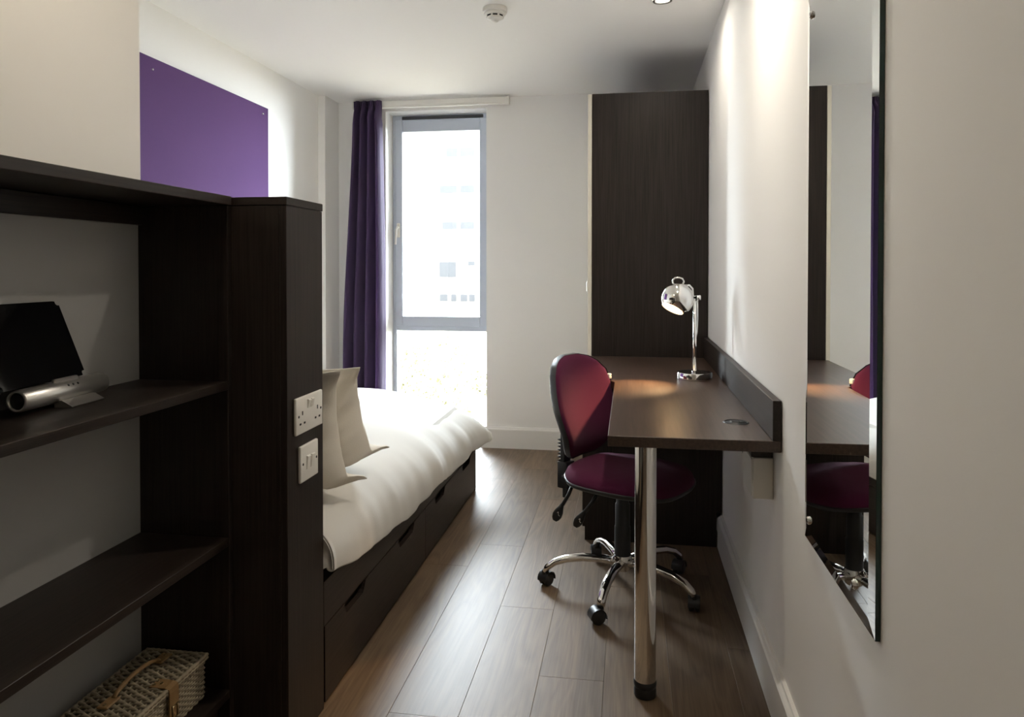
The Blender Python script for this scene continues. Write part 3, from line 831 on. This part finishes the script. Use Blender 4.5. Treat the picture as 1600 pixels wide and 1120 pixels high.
# ------------------------------------------------------------------ desk lamp
LBX, LBY = 0.268, 3.135
t = thing('desk_lamp', (LBX, LBY, DZ), 'chrome desk lamp with round ball shade, switched on, standing on the desk', 'desk lamp')
obj('base', lathe([(0.0, 0.0), (0.071, 0.0), (0.072, 0.001), (0.072, 0.026), (0.070, 0.029), (0.066, 0.0295), (0.060, 0.028), (0.012, 0.028), (0.011, 0.034), (0.0, 0.034)], 48), M['chrome'], t, True)
auto_smooth(t.children[-1], 35)
obj('stem', tube([(0, 0, 0.0285), (0, 0, 0.15), (0, 0, 0.337)], 0.0075, 16), M['chrome'], t, True)
obj('stem_joint', lathe([(0, 0), (0.0085, 0.0), (0.0085, 0.016), (0, 0.016)], 16, Matrix.Translation((-0.004, 0, 0.336)) @ Matrix.Rotation(R(90), 4, 'Y')), M['chrome'], t, True)
obj('joint_knob', lathe([(0, 0), (0.010, 0.0), (0.011, 0.003), (0.011, 0.013), (0.009, 0.016), (0, 0.016)], 20, Matrix.Translation((0.008, 0, 0.336)) @ Matrix.Rotation(R(90), 4, 'Y')), M['chrome'], t, True)
HC = Vector((-0.071, -0.012, 0.331)); HR = 0.067
dirn = Vector((-0.44, -0.32, -0.84)).normalized(); aim = Vector((-0.16, -0.19, -0.30)).normalized()
rot = dirn.to_track_quat('-Z', 'Y').to_matrix().to_4x4()      # local -z looks out of the opening
cut = R(134)
prof = []
for k in range(0, 25):
    a = cut*k/24; prof.append((HR*math.sin(a), HR*math.cos(a)))
oz = HR*math.cos(cut); orr = HR*math.sin(cut)
prof_in = [(orr-0.0005, oz-0.0012), (orr-0.003, oz)] 
hs = obj('shade', lathe(prof+[(orr-0.0015, oz-0.0015)], 48, Matrix.Translation(HC) @ rot), M['chrome'], t, True)
inn = [((HR-0.003)*math.sin(cut*k/24), (HR-0.003)*math.cos(cut*k/24)) for k in range(24, -1, -1)]
obj('reflector', lathe([(orr-0.0015, oz-0.0015)]+inn, 48, Matrix.Translation(HC) @ rot), M['shade_in'], hs, True)
obj('bulb', lathe([(0.0, -0.022), (0.010, -0.020), (0.019, -0.012), (0.022, 0.0), (0.018, 0.012), (0.012, 0.022), (0.012, 0.045), (0.0, 0.045)], 24, Matrix.Translation(HC) @ rot), M['bulb'], hs, True)
lp = [HC + Vector((-0.018, 0, 0.062)), HC + Vector((-0.019, 0, 0.078)), HC + Vector((-0.010, 0, 0.087)), HC + Vector((0.006, 0, 0.088)), HC + Vector((0.020, 0, 0.083)), HC + Vector((0.026, 0, 0.072)), HC + Vector((0.022, 0, 0.058))]
obj('carry_loop', tube(lp, 0.0035, 10), M['chrome'], t, True)
ar = [HC + Vector((0.030, 0.0, 0.056)), HC + Vector((0.048, 0.004, 0.056)), HC + Vector((0.061, 0.009, 0.042)), Vector((-0.008, 0, 0.345)), Vector((0.0, 0, 0.334))]
obj('arm', tube(ar, 0.0045, 10), M['chrome'], t, True)
l = bpy.data.lights.new('desk_lamp_bulb', 'SPOT'); l.energy = DESK_LAMP; l.color = (1.0, 0.62, 0.30); l.spot_size = R(58); l.spot_blend = 1.0; l.shadow_soft_size = 0.018
lo = bpy.data.objects.new('desk_lamp_bulb', l); col.objects.link(lo); lo.parent = t
lo.location = HC + dirn*0.036; lo.rotation_euler = aim.to_track_quat('-Z', 'Y').to_euler()
# flex running down behind the stem
obj('flex', tube([(0.012, 0.006, 0.330), (0.013, 0.008, 0.25), (0.011, 0.010, 0.19), (0.006, 0.008, 0.17)], 0.0022, 8), M['nickel'], t, True)

# ------------------------------------------------------------------ speaker dock, tablet, hamper in the bookcase
SZ = 0.926
A0, A1 = Vector((-1.118, 1.205, SZ+0.0285)), Vector((-1.135, 1.445, SZ+0.0285))
ax = (A1-A0).normalized(); mid = (A0+A1)/2
t = thing('speaker_dock', (mid.x, mid.y, SZ), 'silver tube speaker dock on the bookcase shelf', 'speaker')
q = ax.to_track_quat('Z', 'Y').to_matrix().to_4x4()
LN = (A1-A0).length; r_ = 0.021
mt = Matrix.Translation(A0) @ q
wpart('body', lathe([(r_-0.003, 0.0), (r_, 0.004), (r_, LN-0.004), (r_-0.003, LN)], 40, mt), M['silver'], t, ang=40)
for s, z0 in ((1, 0.0), (-1, LN)):
    e = wpart('end_ring', lathe([(r_-0.001, z0+s*0.003), (r_-0.001, z0-s*0.002), (r_-0.005, z0-s*0.002), (r_-0.005, z0+s*0.003)], 36, mt), M['silver'], t, True)
    wpart('speaker_cone', lathe([(r_-0.004, z0+s*0.001), (r_-0.008, z0+s*0.006), (0.007, z0+s*0.009), (0.005, z0+s*0.005), (0.0, z0+s*0.004)], 30, mt), M['slot'], e, True, off=t.location)
fx = mid + ax*0.02
sd = Vector((1, 0, 0)) - ax*ax.x; sd.normalize()
fb = bmesh.new()
pts = [(0.004, 0.0), (0.040, 0.0), (0.042, 0.0025), (0.020, 0.014), (0.004, 0.014)]
ends = []
for e_ in (-0.048, 0.052):
    ends.append([fb.verts.new(Vector((fx.x, fx.y, SZ)) + ax*e_ + sd*p_ + Vector((0, 0, z_))) for p_, z_ in pts])
for k in range(5): fb.faces.new((ends[0][k], ends[0][(k+1)%5], ends[1][(k+1)%5], ends[1][k]))
fb.faces.new(ends[0]); fb.faces.new(ends[1]); bmesh.ops.recalc_face_normals(fb, faces=fb.faces)
wpart('foot', fb, M['silver'], t)
bk = bmesh.new(); add_tube(bk, [Vector((fx.x, fx.y, SZ+0.006)) - sd*0.014 - ax*0.05, Vector((fx.x, fx.y, SZ+0.006)) - sd*0.014 + ax*0.05], 0.006, 8)
wpart('rear_foot', bk, M['black'], t)
up45 = (sd*0.80 + Vector((0, 0, 0.6))).normalized()
for k in (-0.014, 0.0, 0.014):
    c_ = mid + ax*(0.01+k) + up45*(r_-0.0005)
    wpart('button', lathe([(0, 0.0018), (0.0022, 0.0015), (0.0028, 0.0)], 10, Matrix.Translation(c_) @ up45.to_track_quat('Z', 'Y').to_matrix().to_4x4()), M['black'], t)
cl = bmesh.new()
c_ = mid + ax*0.005
nn = Vector((0, 0, 1))
add_box(cl, (-0.004, -0.035, 0), (0.004, 0.035, 0.010), 0.002)
m3 = Matrix((sd, ax, nn)).transposed()
for v in cl.verts: v.co = m3 @ v.co + c_ + nn*(r_-0.004) + sd*0.003
wpart('tablet_clip', cl, M['silver'], t)

tilt = R(22)
tw, th_ = 0.238, 0.168
o0 = A0 - ax*0.035 - sd*0.006 + Vector((0, 0, r_+0.001))
tb = thing('tablet', (mid.x-0.02, mid.y, SZ+0.045), 'black tablet propped upright on the silver speaker dock', 'tablet')
upv = (Vector((0, 0, 1))*math.cos(tilt) - sd*math.sin(tilt)).normalized()
nf = sd*math.cos(tilt) + Vector((0, 0, 1))*math.sin(tilt)
mm = Matrix((ax, upv, nf)).transposed()
def tabpart(name, a, b_, bev, mat, parent, seg=3):
    bmx = box(a, b_, 0.0)
    es = [e for e in bmx.edges if abs((e.verts[0].co-e.verts[1].co).normalized().z) > 0.9]
    bmesh.ops.bevel(bmx, geom=es, offset=bev, segments=seg, affect='EDGES')
    for v in bmx.verts: v.co = mm @ v.co + o0
    return wpart(name, bmx, mat, parent)
tabpart('case', (0, 0, -0.009), (tw, th_, -0.001), 0.010, M['blackgloss'], tb)
tabpart('screen', (0.001, 0.001, -0.001), (tw-0.001, th_-0.001, 0.0), 0.0095, M['blackgloss'], tb)

# wicker hamper
hx0, hx1, hy0, hy1, hz0, hz1 = -1.160, -1.004, 1.215, 1.632, 0.171, 0.258
t = thing('wicker_hamper', ((hx0+hx1)/2, (hy0+hy1)/2, hz0), 'small wicker hamper with leather handle and strap on the bottom shelf', 'hamper')
def rr_loop(x0, x1, y0, y1, z, step=0.010, wob=0.0018, ph=0):
    pts = []
    per = [((x0, y0), (x1, y0)), ((x1, y0), (x1, y1)), ((x1, y1), (x0, y1)), ((x0, y1), (x0, y0))]
    k = 0
    for (a, b_), (c_, d_) in per:
        L_ = math.hypot(c_-a, d_-b_); n = max(2, int(L_/step)); nx, ny = (d_-b_)/L_, -(c_-a)/L_
        for i in range(n):
            f = i/n; s = wob*(1 if (k+ph) % 2 else -1); k += 1
            pts.append((lerp(a, c_, f)+nx*s, lerp(b_, d_, f)+ny*s, z))
    return pts
wb = bmesh.new()
for n_ in range(15):
    z = hz0+0.0035 + n_*0.0059
    add_tube(wb, rr_loop(hx0+0.005, hx1-0.005, hy0+0.005, hy1-0.005, z, 0.011, 0.0022, n_), 0.0030, 5, closed=True)
for i in range(36):
    y = lerp(hy0+0.008, hy1-0.008, i/35)
    for x in (hx0+0.005, hx1-0.005): add_tube(wb, [(x, y, hz0), (x, y, hz1)], 0.0018, 4)
for i in range(13):
    x = lerp(hx0+0.010, hx1-0.010, i/12)
    for y in (hy0+0.005, hy1-0.005): add_tube(wb, [(x, y, hz0), (x, y, hz1)], 0.0018, 4)
add_box(wb, (hx0+0.006, hy0+0.006, hz0), (hx1-0.006, hy1-0.006, hz1-0.004))
wv = wpart('wicker_body', wb, M['wicker'], t, True); wv['kind'] = 'stuff'
lb = bmesh.new()
LZ = hz1+0.012
for i in range(44):                                        # rods of the lid weave across the box
    y = lerp(hy0+0.006, hy1-0.006, i/43)
    pts = []
    for k in range(16):
        x = lerp(hx0+0.003, hx1-0.003, k/15)
        pts.append((x, y + 0.0012*noise.noise(Vector((x*40, y*30, 1))), LZ + 0.0028*(1 if (k//2+i) % 2 else -1)))
    add_tube(lb, pts, 0.0038, 5)
for k in range(8):
    x = lerp(hx0+0.012, hx1-0.012, k/7)
    add_tube(lb, [(x, hy0+0.004, LZ), (x, hy1-0.004, LZ)], 0.0025, 5)
for z, rr in ((hz1+0.005, 0.0048), (hz1+0.012, 0.0050)):
    add_tube(lb, rr_loop(hx0, hx1, hy0, hy1, z, 0.007, 0.0012), rr, 6, closed=True)
lv = wpart('wicker_lid', lb, M['wicker'], t, True); lv['kind'] = 'stuff'
LT = LZ+0.006
hxm = -1.094
hp = []
for k in range(15):
    f = k/14; y = lerp(1.42, 1.575, f); hp.append((hxm+0.004, y, LT + 0.004 + 0.016*math.sin(math.pi*f)**0.6))
hd = wpart('handle', tube(hp, 0.006, 8, flat=0.6), M['leather'], t, True)
for yy in (1.405, 1.588):
    tabm = wpart('leather_tab', box((hxm-0.010, yy-0.022, LT-0.001), (hxm+0.016, yy+0.022, LT+0.004), 0.002), M['leather'], t)
    wpart('stud', lathe([(0, 0.0025), (0.003, 0.002), (0.004, 0.0)], 10, Matrix.Translation((hxm+0.003, yy+(-0.012 if yy < 1.5 else 0.012), LT+0.004))), M['brass'], tabm, True, off=t.location)
sbm = bmesh.new(); yS0, yS1 = 1.475, 1.508
path = [(-1.045, LT+0.001), (-1.008, LT+0.001), (-0.997, LT-0.003), (-0.9955, LT-0.012), (-0.9955, hz0+0.030)]
th2 = 0.003
outer = path; inner = [(-1.045, LT-0.002), (-1.009, LT-0.002), (-1.000, LT-0.005), (-0.9985, LT-0.012), (-0.9985, hz0+0.030)]
add_prism(sbm, outer+inner[::-1], yS0, yS1, axis=1)
st = wpart('strap', sbm, M['leather'], t)
for xx, yy in ((-1.040, 1.484), (-1.040, 1.499), (-1.026, 1.491)):
    wpart('stud', lathe([(0, 0.003), (0.003, 0.0022), (0.004, 0.0)], 10, Matrix.Translation((xx, yy, LT+0.001))), M['brass'], st, True, off=t.location)
wpart('buckle', tube([(-0.994, 1.482, 0.205), (-0.994, 1.501, 0.205), (-0.994, 1.501, 0.232), (-0.994, 1.482, 0.232)], 0.0022, 6, closed=True), M['brass'], t, True)

# ------------------------------------------------------------------ outside the window
gm = bmesh.new()
def hill(i, j):
    x = -55 + 80*i/59; y = 7.0 + 75*j/39
    z = interp([(7, -3.2), (14, -2.6), (22, -1.6), (34, -2.4), (60, -4.0), (90, -4.0)], y)
    return (x, y, z + 0.25*noise.noise(Vector((x*0.25, y*0.25, 2.0))))
hb = grid(hill, 60, 40)
gb = struct('ground', hb, M['bank']); gb.data.polygons.foreach_set('use_smooth', [True]*len(gb.data.polygons))
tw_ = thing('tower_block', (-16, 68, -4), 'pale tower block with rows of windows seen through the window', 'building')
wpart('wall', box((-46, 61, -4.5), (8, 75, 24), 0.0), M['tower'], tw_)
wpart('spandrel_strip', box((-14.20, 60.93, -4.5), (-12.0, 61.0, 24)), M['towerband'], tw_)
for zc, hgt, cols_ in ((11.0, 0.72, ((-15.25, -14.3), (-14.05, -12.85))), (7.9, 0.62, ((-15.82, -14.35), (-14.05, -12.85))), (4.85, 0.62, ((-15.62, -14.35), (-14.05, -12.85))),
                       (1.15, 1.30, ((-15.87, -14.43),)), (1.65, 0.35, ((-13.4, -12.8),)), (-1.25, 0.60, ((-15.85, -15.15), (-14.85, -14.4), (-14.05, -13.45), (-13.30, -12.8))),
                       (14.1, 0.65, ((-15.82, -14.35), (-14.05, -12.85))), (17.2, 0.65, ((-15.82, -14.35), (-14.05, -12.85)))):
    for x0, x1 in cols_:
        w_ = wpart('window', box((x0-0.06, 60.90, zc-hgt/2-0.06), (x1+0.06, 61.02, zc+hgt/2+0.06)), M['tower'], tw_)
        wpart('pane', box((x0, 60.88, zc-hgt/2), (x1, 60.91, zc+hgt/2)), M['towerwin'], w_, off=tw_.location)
def bush(x, y, z, rx, rz, n, label):
    t = thing('bush', (x, y, z), label, 'bush', 'bushes on the bank outside')
    tg = bmesh.new()
    for k in range(10):
        a = random.uniform(0, 6.28); e = random.uniform(0.3, 0.95)
        add_tube(tg, [(0, 0, -0.3), (rx*0.4*math.cos(a)*e, rx*0.4*math.sin(a)*e, rz*0.5), (rx*0.8*math.cos(a)*e, rx*0.8*math.sin(a)*e, rz*0.95)], [0.03, 0.02, 0.008], 5)
    obj('twigs', tg, M['twig'], t)
    lf = bmesh.new()
    for k in range(n):
        d = Vector((random.gauss(0, 1), random.gauss(0, 1), random.gauss(0, 1))).normalized()*random.uniform(0.55, 1.0)
        c_ = Vector((d.x*rx, d.y*rx, rz*0.55 + d.z*rz*0.5)); s = random.uniform(0.04, 0.09)
        a = Vector((random.gauss(0, 1), random.gauss(0, 1), random.gauss(0, 1))).normalized(); b2 = a.orthogonal().normalized()
        vs_ = [lf.verts.new(c_ - a*s), lf.verts.new(c_ + b2*s*0.5), lf.verts.new(c_ + a*s), lf.verts.new(c_ - b2*s*0.5)]
        lf.faces.new(vs_)
    o = obj('foliage', lf, M['leaf'], t); o['kind'] = 'stuff'
for args in ((-4.9, 17.0, -2.4, 1.1, 1.2, 900, 'pale leafy bush on the bank outside, in line with the window handle'),
             (-3.9, 15.0, -2.7, 0.9, 1.3, 800, 'sunlit yellowish bush on the bank outside beyond the foot of the bed'),
             (-5.3, 20.5, -2.0, 1.2, 1.2, 800, 'faint bush higher up the bank outside'),
             (-3.2, 18.5, -2.2, 1.0, 0.9, 700, 'low spreading bush on the bank outside beside the window edge')):
    bush(*args)
